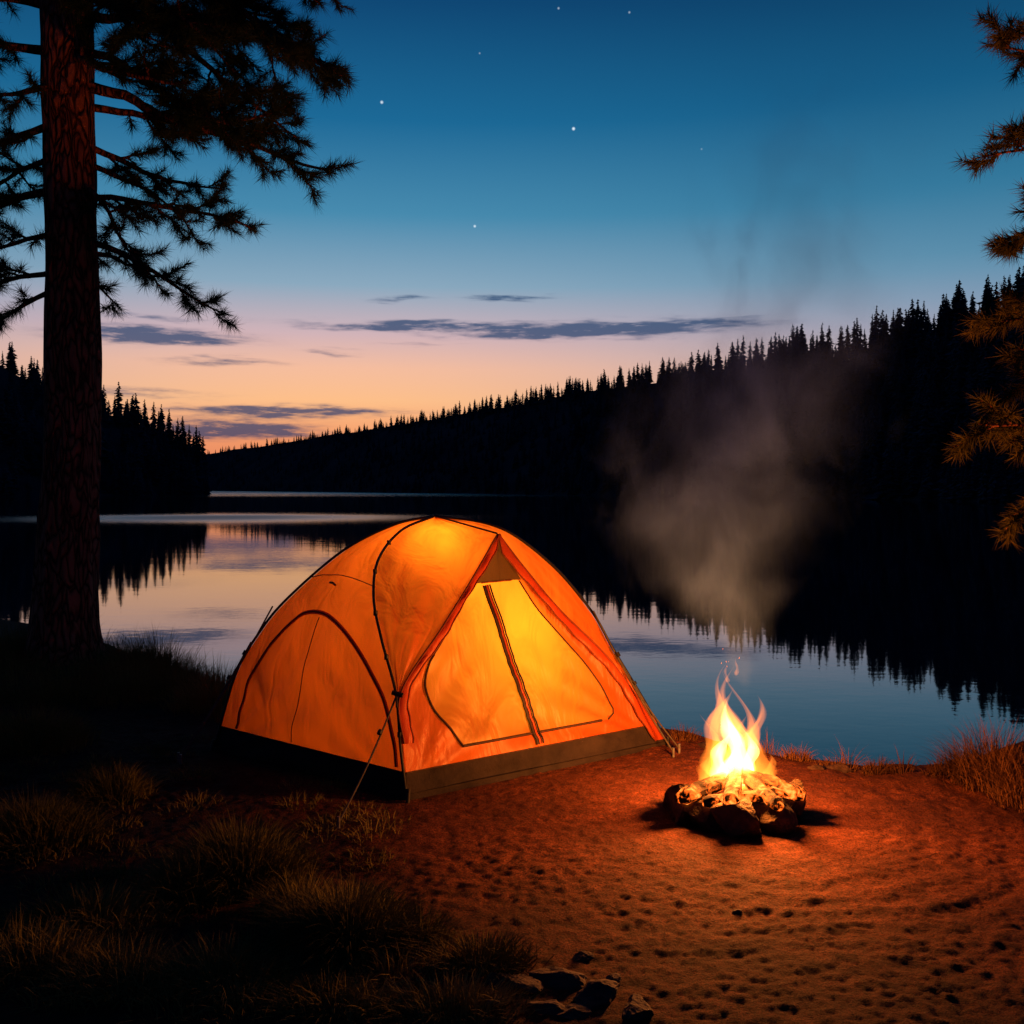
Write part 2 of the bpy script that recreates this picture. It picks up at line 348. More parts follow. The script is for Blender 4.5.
def loft(name,ca,cb,mats,nu=40,bulge=.04,n=(0,0,0),ztop=1.51,recess=0,matfn=None,seed=1,wr=.009):
    s=np.linspace(0,1,90); zz=ztop*(1-(1-s)**1.7); zz=np.sort(np.concatenate([zz,[BAND]]))
    u=np.linspace(0,1,nu+1); U,ZZ=np.meshgrid(u,zz)
    a=at(ca,zz)[:,None,:]; b_=at(cb,zz)[:,None,:]
    Q=a*(1-U[...,None])+b_*U[...,None]
    n=np.array(n,float); n=n/np.linalg.norm(n)
    prof=4*U*(1-U)
    hprof=np.sin(np.pi*np.clip(ZZ/ztop,0,1))**.6
    edge=np.minimum(U,1-U)
    wn=fbm(U*3+ZZ*2,ZZ*2.4,seed*7,3)*wr*2.6+ .8*wr*np.sin(ZZ*26+U*12+3*fbm(U*3,ZZ*3,seed,2))*np.exp(-edge*7)
    for (cu,sg) in ((0,1),(1,-1)):
        an=np.arctan2(ZZ/1.5,np.abs(U-cu)+.02); dist=np.hypot(ZZ/1.5,U-cu)
        wn=wn+wr*1.5*np.sin(an*20+seed+2*fbm(U*3,ZZ*2,seed+5,2))*np.exp(-dist*1.9)*np.clip(dist*6,0,1)
    off=bulge*prof*hprof+wn*np.clip(prof*2,0,1)
    if recess: off=off-recess*np.clip(edge/.07,0,1)*hprof
    Q=Q+off[...,None]*n
    ny,nx=U.shape; idx=np.arange(nx*ny).reshape(ny,nx)
    F=np.stack([idx[:-1,:-1],idx[:-1,1:],idx[1:,1:],idx[1:,:-1]],-1).reshape(-1,4)
    zc=((ZZ[:-1,:-1]+ZZ[1:,1:])/2).ravel(); uc=((U[:-1,:-1]+U[1:,1:])/2).ravel()
    mi=np.where(zc<BAND,1,0)
    if matfn: mi=matfn(uc,zc,mi)
    fastmesh(name,Q,F,mats,tent,True,mi)
    def pt(uq,zq,out=.0):
        j=np.interp(zq,zz,np.arange(len(zz))); i=uq*nu
        j0=int(min(j,len(zz)-2)); i0=int(min(i,nu-1)); fj=j-j0; fi=i-i0
        p=(Q[j0,i0]*(1-fi)+Q[j0,i0+1]*fi)*(1-fj)+(Q[j0+1,i0]*(1-fi)+Q[j0+1,i0+1]*fi)*fj
        return p+n*out
    return pt
def tube(name,pts,r,mat,parent,res=2,cyc=False):
    cu=bpy.data.curves.new(name,'CURVE'); cu.dimensions='3D'; cu.bevel_depth=r; cu.bevel_resolution=res; cu.use_fill_caps=True
    s=cu.splines.new('POLY'); s.points.add(len(pts)-1)
    for i,p in enumerate(pts): s.points[i].co=(float(p[0]),float(p[1]),float(p[2]),1)
    cu.materials.append(mat); return link(bpy.data.objects.new(name,cu),parent)
def ulo(z): return np.interp(z,[.25,.6,.73,1.13],[.215,.115,.085,.12])
def uhi(z): return np.interp(z,[.2,.28,.45,.75,1.13],[.80,.885,.90,.89,.86])
def doormat(u,z,mi):
    inside=(z>.235)&(z<1.13)&(u>ulo(z))&(u<uhi(z))
    mi=np.where(inside,2,mi); mi=np.where((z>1.14)&(u>.08)&(u<.92),3,mi); return mi
side_pt=loft('side_panel',CL,CF,[fly,bandm],48,.05,(-.62,-.76,.35),seed=1)
loft('fly_panel_left',CF,SFc,[fly,bandm],30,.015,(-.1,-.9,.5),seed=2)
door_pt=loft('door_panel',SFc,SRc,[fly,bandm,doorm,mesh_m],70,.01,(.56,-.76,.33),ztop=1.41,recess=.06,matfn=doormat,seed=3,wr=.008)
loft('fly_panel_right',SRc,CR,[fly,bandm],20,.01,(.8,-.4,.5),seed=4)
loft('rear_panel_right',CR,CB,[fly,bandm],24,.05,(.7,.6,.3),seed=5)
loft('rear_panel_left',CB,CL,[fly,bandm],24,.05,(-.6,.7,.3),seed=6)
fastmesh('floor',[Fc[:2]+(.035,),Rc[:2]+(.035,),Bc[:2]+(.035,),Lc[:2]+(.035,)],[(0,1,2,3)],[bandm],tent)
def flapmesh(name,curve,z0,z1,sgn,wd):
    zs=np.linspace(z0,z1,50); rows=[]
    for i,z in enumerate(zs):
        a=at(curve,z); a=np.array(a); b_=at(SRc if sgn>0 else SFc,z); v=b_-a; L=np.linalg.norm(v)+1e-6
        wdd=min(wd*(.85+.13*math.sin(i*.33)+.06*math.sin(i*1.3)),L*.40)
        n=np.array((.56,-.76,.33))
        q=[a+n*.012, a+v/L*wdd*.5+n*(.030+.006*math.sin(i*.8)), a+v/L*wdd+n*.010]
        rows.append(q)
    V=np.array(rows); ny,nx=V.shape[:2]; idx=np.arange(nx*ny).reshape(ny,nx)
    F=np.stack([idx[:-1,:-1],idx[:-1,1:],idx[1:,1:],idx[1:,:-1]],-1).reshape(-1,4)
    fastmesh(name,V,F,[flap],tent,True)
    tube(name+'_hem',V[:,2]+np.array((.002,-.003,0)),.005,hem,tent)
    tube(name+'_seam',V[:,0]+np.array((.0,-.004,.004)),.006,hem,tent)
flapmesh('flap_left',SFc,.30,1.405,1,.065)
flapmesh('flap_right',SRc,.05,1.405,-1,.085)
def curvepts(c,z0,z1,off,n=60):
    s=np.linspace(0,1,n); z=z0+(z1-z0)*(1-(1-s)**1.7); return at(c,z)+np.array(off)
tube('pole_front',curvepts(CF,0.02,1.51,(-.01,-.012,.006)),.0085,dark,tent)
tube('pole_left',curvepts(CL,0.02,1.51,(-.006,-.004,.008)),.0085,dark,tent)
tube('pole_right',curvepts(CR,0.02,1.51,(.008,-.004,.008)),.0085,dark,tent)
tube('pole_rear',curvepts(CB,0.02,1.51,(0,.01,.008)),.0085,dark,tent)
tube('ridge_seam',[np.array(Pk)+(0,-.01,.008),(np.array(Pk)+A)/2+(0,-.0,.008),np.array(A)+(0,0,.008)],.006,dark,tent)
for i,z in enumerate((.35,.75,.98,1.2,1.36)):
    p=at(CF,z)+np.array((-.01,-.012,.006)); tube(f'pole_clip_{i}',[p+(0,0,-.014),p+(0,0,.014)],.0125,dark,tent)
arch=catmull([(.10,.16,0),(.115,.5,0),(.19,.76,0),(.35,.9,0),(.56,.92,0),(.76,.82,0),(.90,.6,0),(.96,.34,0),(.965,.17,0)],10)
def sideribbon(name,pts,wd,mat,n0=(-.62,-.76,.35),out=.005,lift=.004):
    n0=np.array(n0); n0/=np.linalg.norm(n0); V=[]
    for i,p in enumerate(pts):
        d=pts[min(i+1,len(pts)-1)]-pts[max(i-1,0)]; s=np.cross(d,n0); s/=np.linalg.norm(s)+1e-9
        V+=[p-s*wd/2+n0*out,p+n0*(out+lift),p+s*wd/2+n0*out]
    F=[]
    for i in range(len(pts)-1): F+=[(3*i,3*i+1,3*i+4,3*i+3),(3*i+1,3*i+2,3*i+5,3*i+4)]
    fastmesh(name,V,F,[mat],tent,True)
sideribbon('window_seam',[side_pt(a,z) for a,z,_ in arch],.028,flap)
tube('window_piping',[side_pt(a,z,.010) for a,z,_ in arch],.005,hem,tent)
tube('side_seam',[side_pt(.50-.06*(1-s),.16+.74*s,.003) for s in np.linspace(0,1,24)],.0028,hem,tent)
tube('upper_seam',[side_pt(s,1.12+.03*math.sin(s*3.1),.003) for s in np.linspace(.0,1,30)],.003,hem,tent)
tube('pull_tab',[side_pt(.42,1.10,.008),side_pt(.47,1.10,.012),side_pt(.52,1.09,.008)],.007,hem,tent)
tube('band_seam_left',[side_pt(s,BAND,.003) for s in np.linspace(0,1,30)],.004,zipm,tent)
tube('band_seam_front',[door_pt(s,BAND,.004) for s in np.linspace(0,1,30)],.004,zipm,tent)
DN=(.56,-.76,.33); DNn=np.array(DN)/np.linalg.norm(DN)
def door_line(ua,za,ub,zb,n=30):
    pa,pb=door_pt(ua,za),door_pt(ub,zb); o_=[]
    for s in np.linspace(0,1,n):
        q=pa+(pb-pa)*s; best=None
        for u in np.linspace(min(ua,ub)-.15,max(ua,ub)+.15,90):
            p=door_pt(float(np.clip(u,0,1)),q[2]); d=abs((p-q)[0]+.3*(p-q)[1])
            if best is None or d<best[0]: best=(d,p)
        o_.append(best[1])
    return o_
zl=door_line(.30,1.13,.505,.17)
sd=np.array((.80,.58,.1)); sd/=np.linalg.norm(sd)
sideribbon('door_zip_flap',zl,.042,zipm,DN,.004,.008)
tube('door_zip_1',[p+DNn*.012-sd*.024 for p in zl],.0055,dark,tent)
tube('door_zip_2',[p+DNn*.012+sd*.024 for p in zl],.0055,dark,tent)
sideribbon('door_zip_centre',[p+DNn*.012 for p in zl],.012,flap,DN,.002,.002)
tube('door_zip_bottom',[door_pt(u,.235+.0*u,.006) for u in np.linspace(.215,.80,30)],.008,zipm,tent)
tube('door_zip_side_left',[door_pt(float(ulo(z)),z,.006) for z in np.linspace(.24,.76,16)],.007,zipm,tent)
tube('door_edge_left',[door_pt(float(ulo(z)),z,.004) for z in np.linspace(.76,1.13,16)],.004,zipm,tent)
tube('door_edge_right',[door_pt(float(uhi(z)),z,.004) for z in np.linspace(.235,1.13,30)],.005,zipm,tent)
tube('door_edge_top',[door_pt(u,1.135,.004) for u in np.linspace(.24,.72,16)],.005,hem,tent)
pegm=simple('peg_metal',(.06,.06,.06),(.15,.14,.13),30,.4,0)
def guy(a,g,k):
    gz=float(ground_z(g[0],g[1])); e=np.array((g[0],g[1],gz+.03)); a=np.array(a)
    tube(f'guy_line_{k}',[a+(e-a)*s+np.array((0,0,-.03*math.sin(s*math.pi))) for s in np.linspace(0,1,12)],.0055,cord,tent)
    q=a+(e-a)*.3; tube(f'guy_tensioner_{k}',[q,q+(e-a)*.03],.013,dark,tent)
    tube(f'peg_{k}',[e+np.array((0,0,.03)),e-np.array((0,0,.1))],.008,pegm,tent)
guy((-.635,5.49,.56),(-.865,4.95),1)
guy((-1.54,6.42,.94),(-2.04,6.12),2)
guy(at(CL,.70)+np.array((-.02,-.02,0)),(-2.08,6.2),3)
guy((.53,6.5,.90),(1.02,6.28),4)
guy((.67,6.5,.62),(1.07,6.36),5)
guy((-.36,7.45,.55),(-.5,8.2),6)
for i,c_ in enumerate((Fc,Lc,Rc)): tube(f'corner_peg_{i}',[(c_[0],c_[1]-.02,.07),(c_[0]*1.01,c_[1]-.05,-.05)],.012,dark,tent)
tube('front_toggle',[(-.66,5.48,.575),(-.60,5.47,.56)],.014,dark,tent)
tube('front_toggle_loop',[(-.635,5.47,.56),(-.63,5.44,.50)],.006,dark,tent)
def lantern_or_fill(loc,power,rad,col):
    l=bpy.data.lights.new('tent_lantern_or_fill_light','POINT'); l.energy=power; l.color=col; l.shadow_soft_size=rad
    o_=link(bpy.data.objects.new('tent_lantern_or_fill_light',l),tent); o_.location=loc
lantern_or_fill((-.46,6.32,1.24),13,.06,(1,.64,.27))
lantern_or_fill((-.14,6.48,.70),20,.10,(1,.64,.27))  # added low fill lamp, evens out the glow through the tent fabric

# ------------------------------------------------------------ campfire
fire=empty('campfire')
stone=simple('campfire_stone',(.018,.012,.009),(.095,.06,.036),9,.9,.8,.03,spec=.1)
def rock_mesh(name,specs,mat,parent,sub=3,hf=.03):
    import bmesh
    bm=bmesh.new()
    for (x,y,z,s,sx,sy,sz,seed) in specs:
        r=bmesh.ops.create_icosphere(bm,subdivisions=sub,radius=1)
        a=seed*1.7; ca,sa=math.cos(a),math.sin(a)
        planes=[]
        for k in range(10):
            rs=random.Random(int(seed*100)+k); planes.append((Vector((rs.uniform(-1,1),rs.uniform(-1,1),rs.uniform(-1,1))).normalized(),rs.uniform(.5,.85)))
        for v in r['verts']:
            q=v.co.copy()
            for nn,lim in planes:
                d=q.dot(nn)
                if d>lim: q-=nn*(d-lim)
            p=v.co
            q*=1+.14*mnoise.noise(p*1.8+Vector((seed,seed,0)))+hf*mnoise.noise(p*6+Vector((seed,0,0)))
            X_=q.x*sx*s; Y_=q.y*sy*s
            v.co=Vector((x+X_*ca-Y_*sa,y+X_*sa+Y_*ca,z+q.z*sz*s))
    me=bpy.data.meshes.new(name); bm.to_mesh(me); bm.free()
    for p in me.polygons: p.use_smooth=False
    me.materials.append(mat); return link(bpy.data.objects.new(name,me),parent)
sp_=[]
nR=10
for i in range(nR):
    a=2*math.pi*i/nR+.2+random.uniform(-.15,.15); rr=.265+random.uniform(-.02,.03)
    s=random.uniform(.07,.12); x=FIRE[0]+rr*math.cos(a); y=FIRE[1]+rr*.85*math.sin(a)
    sp_.append((x,y,.045,s,1.2,.85,.9,i+1.3))
sp_+= [(FIRE[0]-.05,FIRE[1]-.29,.05,.145,1.15,.75,.75,31.2),(FIRE[0]+.16,FIRE[1]-.22,.05,.12,.95,.9,.95,17.7),(FIRE[0]-.27,FIRE[1]-.08,.075,.12,1,.8,1.15,8.1),(FIRE[0]+.28,FIRE[1]-.05,.07,.115,1,.8,1.1,5.1)]
rock_mesh('stone_ring',sp_,stone,fire,4)
m,t,b,o=newmat('burning_log'); emb=m; nosample(m)
tc=t.new('ShaderNodeTexCoord'); P=tc.outputs['Object']
t.link(t.ramp(t.noise(P,25,4,.6),[(.3,(.005,.004,.003)),(.7,(.02,.011,.007))]),b.inputs['Base Color'])
t.link(t.ramp(t.noise(P,18,3,.6,.6),[(.46,(0,0,0)),(.56,(1,.13,.010)),(.66,(1,.36,.06))]),b.inputs['Emission Color']); b.inputs['Emission Strength'].default_value=1.7
b.inputs['Roughness'].default_value=.95; b.inputs['Specular IOR Level'].default_value=.1
def log(name,a,b_,r):
    a=np.array(a);b_=np.array(b_); V=[];F=[];n=12;k=10
    d=b_-a;L=np.linalg.norm(d);d=d/L; u=np.cross(d,(0,.3,1.));u/=np.linalg.norm(u); v=np.cross(d,u)
    for i in range(k+1):
        s=i/k; c=a+d*L*s
        for j in range(n):
            an=2*math.pi*j/n; rr=r*(1+.35*(mnoise.noise(Vector((j*.9,i*.5,L*9)))) )*(.6 if i in(0,k) else 1)
            V.append(c+(u*math.cos(an)+v*math.sin(an))*rr)
    V+= [a,b_]; F4=[]
    for i in range(k):
        for j in range(n): F4.append((i*n+j,i*n+(j+1)%n,(i+1)*n+(j+1)%n,(i+1)*n+j))
    F3=[(j,(k+1)*n,(j+1)%n) for j in range(n)]+[(k*n+j,k*n+(j+1)%n,(k+1)*n+1) for j in range(n)]
    me=bpy.data.meshes.new(name); me.from_pydata([tuple(map(float,q)) for q in V],[],F4+F3); me.materials.append(emb)
    return link(bpy.data.objects.new(name,me),fire)
fx,fy=FIRE
log('log_1',(fx-.32,fy-.18,.13),(fx+.06,fy+.04,.20),.042)
log('log_2',(fx+.33,fy-.14,.13),(fx-.03,fy+.02,.22),.045)
log('log_3',(fx-.09,fy-.33,.15),(fx+.02,fy+.02,.22),.040)
log('log_4',(fx+.04,fy+.26,.06),(fx,fy,.20),.035)
log('log_5',(fx-.20,fy-.21,.12),(fx+.21,fy-.17,.15),.036)
log('log_6',(fx+.16,fy-.32,.13),(fx+.06,fy-.02,.19),.034)
def flamemat(name,col,k):
    m,t,b,o=newmat(name); t.n.remove(b); nosample(m)
    e=t.new('ShaderNodeEmission'); e.inputs[0].default_value=col+(1,); e.inputs[1].default_value=k; t.link(e.outputs[0],o.inputs['Volume']); return m
fl1=flamemat('flame_orange',(1,.23,.022),21); fl2=flamemat('flame_core',(1,.54,.18),65)
def flame(i,x,y,z0,H,r,mat,ph,lean=0):
    V=[];F=[];n=12;k=30
    for a in range(k+1):
        s=a/k
        rr=r*(math.sin(math.pi*min(1,s**.55))**.8)*(1-s)**.5*(1+.3*math.sin(s*12+ph*3))+.0005
        cx=x+.14*H*s*math.sin(s*6+ph)+lean*s*s; cy=y+.09*H*s*math.cos(s*5+ph*1.7)
        for j in range(n):
            an=2*math.pi*j/n; q=rr*(1+.3*math.sin(3*an+ph+s*8)+.15*math.sin(5*an-s*14+ph))
            V.append((cx+q*math.cos(an),cy+q*math.sin(an),z0+H*s))
    for a in range(k):
        for j in range(n): F.append((a*n+j,a*n+(j+1)%n,(a+1)*n+(j+1)%n,(a+1)*n+j))
    V.append((x,y,z0-.005)); V.append(tuple(np.mean(V[k*n:(k+1)*n],axis=0)+np.array((0,0,.005))))
    me=bpy.data.meshes.new(f'flame_{i}')
    Fl=[tuple(map(int,f)) for f in F]+[((j+1)%n,j,(k+1)*n) for j in range(n)]+[(k*n+j,k*n+(j+1)%n,(k+1)*n+1) for j in range(n)]
    me.from_pydata([tuple(map(float,v)) for v in V],[],Fl); me.materials.append(mat)
    for p in me.polygons: p.use_smooth=True
    link(bpy.data.objects.new(f'flame_{i}',me),fire)
FL=[(0,0,.12,.64,.105,0),(-.055,.02,.12,.54,.085,-.02),(.06,-.01,.12,.51,.085,.03),(-.11,-.02,.12,.40,.065,-.02),(.12,.0,.12,.37,.065,.02),(.02,-.08,.14,.40,.07,0),(-.15,-.05,.12,.23,.048,-.0),(.17,-.04,.12,.22,.048,0),(.07,.06,.12,.62,.042,-.03),(-.03,.05,.12,.70,.034,.06)]
for i,(x,y,z,H,r,ln) in enumerate(FL): flame(i+1,fx+x,fy+y,z,H,r,fl1,i*1.37+.4,ln)
for i,(x,y,z,H,r) in enumerate([(0,-.01,.14,.48,.075),(-.06,-.02,.14,.32,.055),(.065,-.01,.14,.32,.053)]): flame(i+20,fx+x,fy+y,z,H,r,fl2,i*2.1)
for k_,(x,y,z,H,ln) in enumerate([(.01,.0,.72,.10,.01),(-.03,.02,.68,.11,-.02)]): flame(30+k_,fx+x,fy+y,z,H,.010,fl1,k_*2.3,ln)
m,t,b,o=newmat('spark'); nosample(m); b.inputs['Emission Color'].default_value=(1,.22,.03,1); b.inputs['Emission Strength'].default_value=2; b.inputs['Base Color'].default_value=(.1,.02,0,1)
V=[];F=[]
for i in range(6):
    z=.76+abs(random.gauss(0,.06)); x=fx+random.gauss(.0,.03+.05*(z-.5)); y=fy+random.gauss(0,.05); s=random.uniform(.0008,.0013); l=s*random.uniform(2,7); tl=random.uniform(-.6,.6)
    k=len(V); V+=[(x-s,y,z),(x,y-s,z),(x+s,y,z),(x,y+s,z),(x+l*tl,y,z+l),(x-l*tl,y,z-l)]
    for a in range(4): F+=[(k+a,k+(a+1)%4,k+4),(k+(a+1)%4,k+a,k+5)]
fastmesh('sparks',V,F,[m],fire)
for i,(dx,dy,z,p) in enumerate([(0,-.02,.30,215),(.02,-.03,.45,155)]):
    l=bpy.data.lights.new('fire_light','POINT'); l.energy=p; l.color=(1,.28,.045); l.shadow_soft_size=.06
    o_=link(bpy.data.objects.new('fire_light',l),fire); o_.location=(fx+dx,fy+dy,z)
# smoke: a plume-shaped hull filled with a wispy volume
m,t,b,o=newmat('smoke'); t.n.remove(b)
try: m.cycles.volume_step_rate=2.5
except Exception as e: print('no step rate')
SH=3.4
zk=np.array([0,.05,.1,.18,.29,.42,.58,.75,.9,1.0])
ck=np.array([0,-.01,-.05,-.13,-.10,.04,.20,.32,.38,.40]); rk=np.array([.09,.15,.25,.44,.62,.68,.66,.66,.62,.5])
dk=np.array([.05,.34,.70,.95,.9,.72,.55,.35,.12,0])
tc=t.new('ShaderNodeTexCoord'); P=tc.outputs['Object']; s_=t.new('ShaderNodeSeparateXYZ'); t.link(P,s_.inputs[0])
zt=t.math('DIVIDE',s_.outputs[2],SH)
cvv=t.new('ShaderNodeSeparateColor')
t.link(t.ramp(zt,[(float(z),(float(c)+.5,float(r),float(d))) for z,c,r,d in zip(zk,ck,rk,dk)],'EASE'),cvv.inputs[0])
cxn=t.math('SUBTRACT',cvv.outputs[0],.5); rad=cvv.outputs[1]; dens=cvv.outputs[2]
mp=t.new('ShaderNodeMapping'); mp.inputs['Scale'].default_value=(1,1,.7); t.link(P,mp.inputs[0])
nn=t.new('ShaderNodeTexNoise'); nn.inputs['Scale'].default_value=2.7; nn.inputs['Detail'].default_value=3.5; nn.inputs['Roughness'].default_value=.6; nn.inputs['Distortion'].default_value=.9; t.link(mp.outputs[0],nn.inputs['Vector'])
sc=t.new('ShaderNodeSeparateColor'); t.link(nn.outputs['Color'],sc.inputs[0])
dx=t.math('ADD',t.math('SUBTRACT',s_.outputs[0],cxn),t.math('MULTIPLY',t.math('SUBTRACT',sc.outputs[0],.5),t.math('MULTIPLY',rad,2.2)))
dy=s_.outputs[1]
rr=t.math('DIVIDE',t.math('SQRT',t.math('MULTIPLY_ADD',dx,dx,t.math('MULTIPLY',dy,dy))),rad)
base=t.math('SUBTRACT',1,rr,clamp=True)
wis=t.ramp(sc.outputs[2],[(.40,(.02,.02,.02)),(.50,(.35,.35,.35)),(.62,(1,1,1))])
dd=t.math('MULTIPLY',t.math('MULTIPLY',t.math('POWER',base,1.7),dens),wis)
pv=t.new('ShaderNodeVolumePrincipled'); pv.inputs['Color'].default_value=(.20,.37,.98,1); pv.inputs['Anisotropy'].default_value=.1
t.link(t.math('MULTIPLY',dd,3.0),pv.inputs['Density']); t.link(pv.outputs[0],o.inputs['Volume'])
V=[];F=[];n=16;zz_=np.linspace(0,1,22)
for s in zz_:
    c=np.interp(s,zk,ck); r=np.interp(s,zk,rk)
    for j in range(n): a=2*math.pi*j/n; V.append((c+r*1.25*math.cos(a),r*.95*math.sin(a),s*SH))
for i in range(len(zz_)-1):
    for j in range(n): F.append((i*n+j,i*n+(j+1)%n,(i+1)*n+(j+1)%n,(i+1)*n+j))
me=bpy.data.meshes.new('smoke'); me.from_pydata(V,[],F+[tuple(range(n-1,-1,-1)),tuple(range((len(zz_)-1)*n,len(zz_)*n))]); me.materials.append(m)
so_=link(bpy.data.objects.new('smoke',me),fire); so_.location=(fx,fy,.62)

# ------------------------------------------------------------ pines
bark_m,t,b,o=newmat('pine_bark')
tc=t.new('ShaderNodeTexCoord'); mp=t.new('ShaderNodeMapping'); mp.inputs['Scale'].default_value=(1,1,.28); t.link(tc.outputs['Object'],mp.inputs[0])
vo=t.new('ShaderNodeTexVoronoi'); vo.feature='DISTANCE_TO_EDGE'; vo.inputs['Scale'].default_value=15
nz=t.new('ShaderNodeTexNoise'); nz.inputs['Scale'].default_value=6; t.link(mp.outputs[0],nz.inputs['Vector'])
vm=t.new('ShaderNodeVectorMath',operation='ADD'); vs=t.new('ShaderNodeVectorMath',operation='SCALE'); vs.inputs['Scale'].default_value=.25
t.link(nz.outputs['Color'],vs.inputs[0]); t.link(mp.outputs[0],vm.inputs[0]); t.link(vs.outputs[0],vm.inputs[1]); t.link(vm.outputs[0],vo.inputs['Vector'])
fine=t.noise(mp.outputs[0],40,4,.7)
hh=t.math('ADD',t.math('MINIMUM',t.math('MULTIPLY',vo.outputs['Distance'],4),1),t.math('MULTIPLY',fine,.6))
t.link(t.ramp(hh,[(.3,(.035,.010,.007)),(.7,(.28,.08,.048)),(1.0,(.44,.14,.08))]),b.inputs['Base Color']); b.inputs['Roughness'].default_value=.95
b.inputs['Specular IOR Level'].default_value=.1
bn=t.new('ShaderNodeBump'); bn.inputs['Strength'].default_value=1; bn.inputs['Distance'].default_value=.05; t.link(hh,bn.inputs['Height']); t.link(bn.outputs[0],b.inputs['Normal'])
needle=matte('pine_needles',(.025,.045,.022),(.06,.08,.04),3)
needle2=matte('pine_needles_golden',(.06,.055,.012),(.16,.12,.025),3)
class Tree:
    def __init__(s): s.V=[];s.F=[];s.NV=[];s.n=0
    def tube(s,pts,rads,n=6,rough=0):
        base=len(s.V)
        for i,(p,r) in enumerate(zip(pts,rads)):
            d=(pts[min(i+1,len(pts)-1)]-pts[max(i-1,0)]); d=d/(np.linalg.norm(d)+1e-9)
            u=np.cross(d,(0.31,.9,.13)); u/=np.linalg.norm(u); v=np.cross(d,u)
            for j in range(n):
                a=2*math.pi*j/n; rr=r*(1+rough*(mnoise.noise(Vector((math.cos(a)*2.2,math.sin(a)*2.2,p[2]*.8)))+.5*mnoise.noise(Vector((math.cos(a)*6,math.sin(a)*6,p[2]*1.8))))) if rough else r
                s.V.append(p+(u*math.cos(a)+v*math.sin(a))*rr)
        for i in range(len(pts)-1):
            for j in range(n): s.F.append((base+i*n+j,base+i*n+(j+1)%n,base+(i+1)*n+(j+1)%n,base+(i+1)*n+j))
    def tuft(s,p,d,k,L):
        d=d/(np.linalg.norm(d)+1e-9)
        u=np.cross(d,(.2,.3,.93)); u/=np.linalg.norm(u)+1e-9; v=np.cross(d,u)
        th=rng.uniform(.25,1.45,k); ph=rng.uniform(0,6.283,k); ln=L*rng.uniform(.6,1.1,k); bk=rng.uniform(-.1,.02,k)
        dir_=d[None]*np.cos(th)[:,None]+(u[None]*np.cos(ph)[:,None]+v[None]*np.sin(ph)[:,None])*np.sin(th)[:,None]
        dir_[:,2]-=.08
        b0=p[None]+d[None]*bk[:,None]
        sd=np.cross(dir_,rng.normal(size=(k,3))); sd/=np.linalg.norm(sd,axis=1)[:,None]+1e-9
        wv=.0032
        s.NV.append(np.stack([b0-sd*wv,b0+sd*wv,b0+dir_*ln[:,None]],1).reshape(-1,3))
    def limb(s,p0,d,L,r,droop=.25,dens=1.0,lvl=0,nl=.11):
        d=np.array(d,float); d/=np.linalg.norm(d); n=max(5,int(L/.12)); pts=[np.array(p0,float)]; dirs=[d.copy()]
        c=d.copy()
        for i in range(n):
            c=c+rng.normal(0,.18 if lvl else .14,3)*(.8)+(d-c)*.14+np.array((0,0,(-droop if i<n*.5 else droop)/n*1.6)); c/=np.linalg.norm(c)
            pts.append(pts[-1]+c*L/n); dirs.append(c.copy())
        rads=[r*(1-.85*i/n)+.0025 for i in range(n+1)]
        s.tube(pts,rads,6 if lvl==0 else 4)
        if lvl<2:
            cnt=int((L/.16 if lvl==0 else L/.12)*dens)
            for k in range(cnt):
                f=(.25 if lvl==0 else .25)+.73*(k+rng.random()*.7)/cnt; f=min(f,.99); i=int(f*n)
                sgn=1 if (k%2) else -1; dd=dirs[i]
                side=np.cross(dd,(0,0,1)); side/=np.linalg.norm(side)+1e-9
                nd=dd*rng.uniform(.5,1.0)+side*sgn*rng.uniform(.3,1.0)+np.array((0,0,rng.uniform(-.5,.75)))
                LL=L*(1-f*.6)*rng.uniform(.22,.45) if lvl==0 else L*(1-f*.5)*rng.uniform(.3,.5)
                s.limb(pts[i],nd,max(LL,.13),rads[i]*.5,.15,dens,lvl+1,nl)
        if lvl>=1:
            q=.6 if lvl==1 else .45
            while q<1.001:
                i=int(q*n); s.tuft(pts[i],dirs[i],int(20*dens+10),nl); q+=max(.06/L,.1)
        s.tuft(pts[-1],dirs[-1],54,nl)
    def build(s,name,nm):
        root=empty(name)
        fastmesh('trunk_and_limbs',s.V,s.F,[bark_m],root,True)
        NV=np.concatenate(s.NV); fastmesh('needles',NV,np.arange(len(NV)).reshape(-1,3),[nm],root)
        print(name,len(NV)//3)
        return root
T=Tree(); TX,TY=-4.47,9.95
def trunkc(z): return np.array((TX+.03*z*.5+.05*math.sin(z*.5),TY+.03*math.sin(z*.7),z))
zs=list(np.linspace(-.3,.9,14))+list(np.linspace(1.0,15,110))
def trad(z): return .225+.075*math.exp(-z/2.6)+.15*math.exp(-max(z+.1,0)/.28) if z<7 else .245*(1-(z-7)/9)+.01
T.tube([trunkc(z) for z in zs],[trad(z) for z in zs],56,.13)
def px2(px,py,d): return np.array(((px-512)/1000*d,d,CAMH+(488-py)/1000*d))
def trunk_limb(pyy,tx,ty,dd,r=.045,droop=.2,dens=1.0,d0=9.95):
    z=CAMH+(488-pyy)/1000*d0; p=trunkc(z); e=px2(tx,ty,d0+dd); v=e-p; L=np.linalg.norm(v)
    T.limb(p+v/L*.1,v,L*.98,r,droop,dens,0,.15)
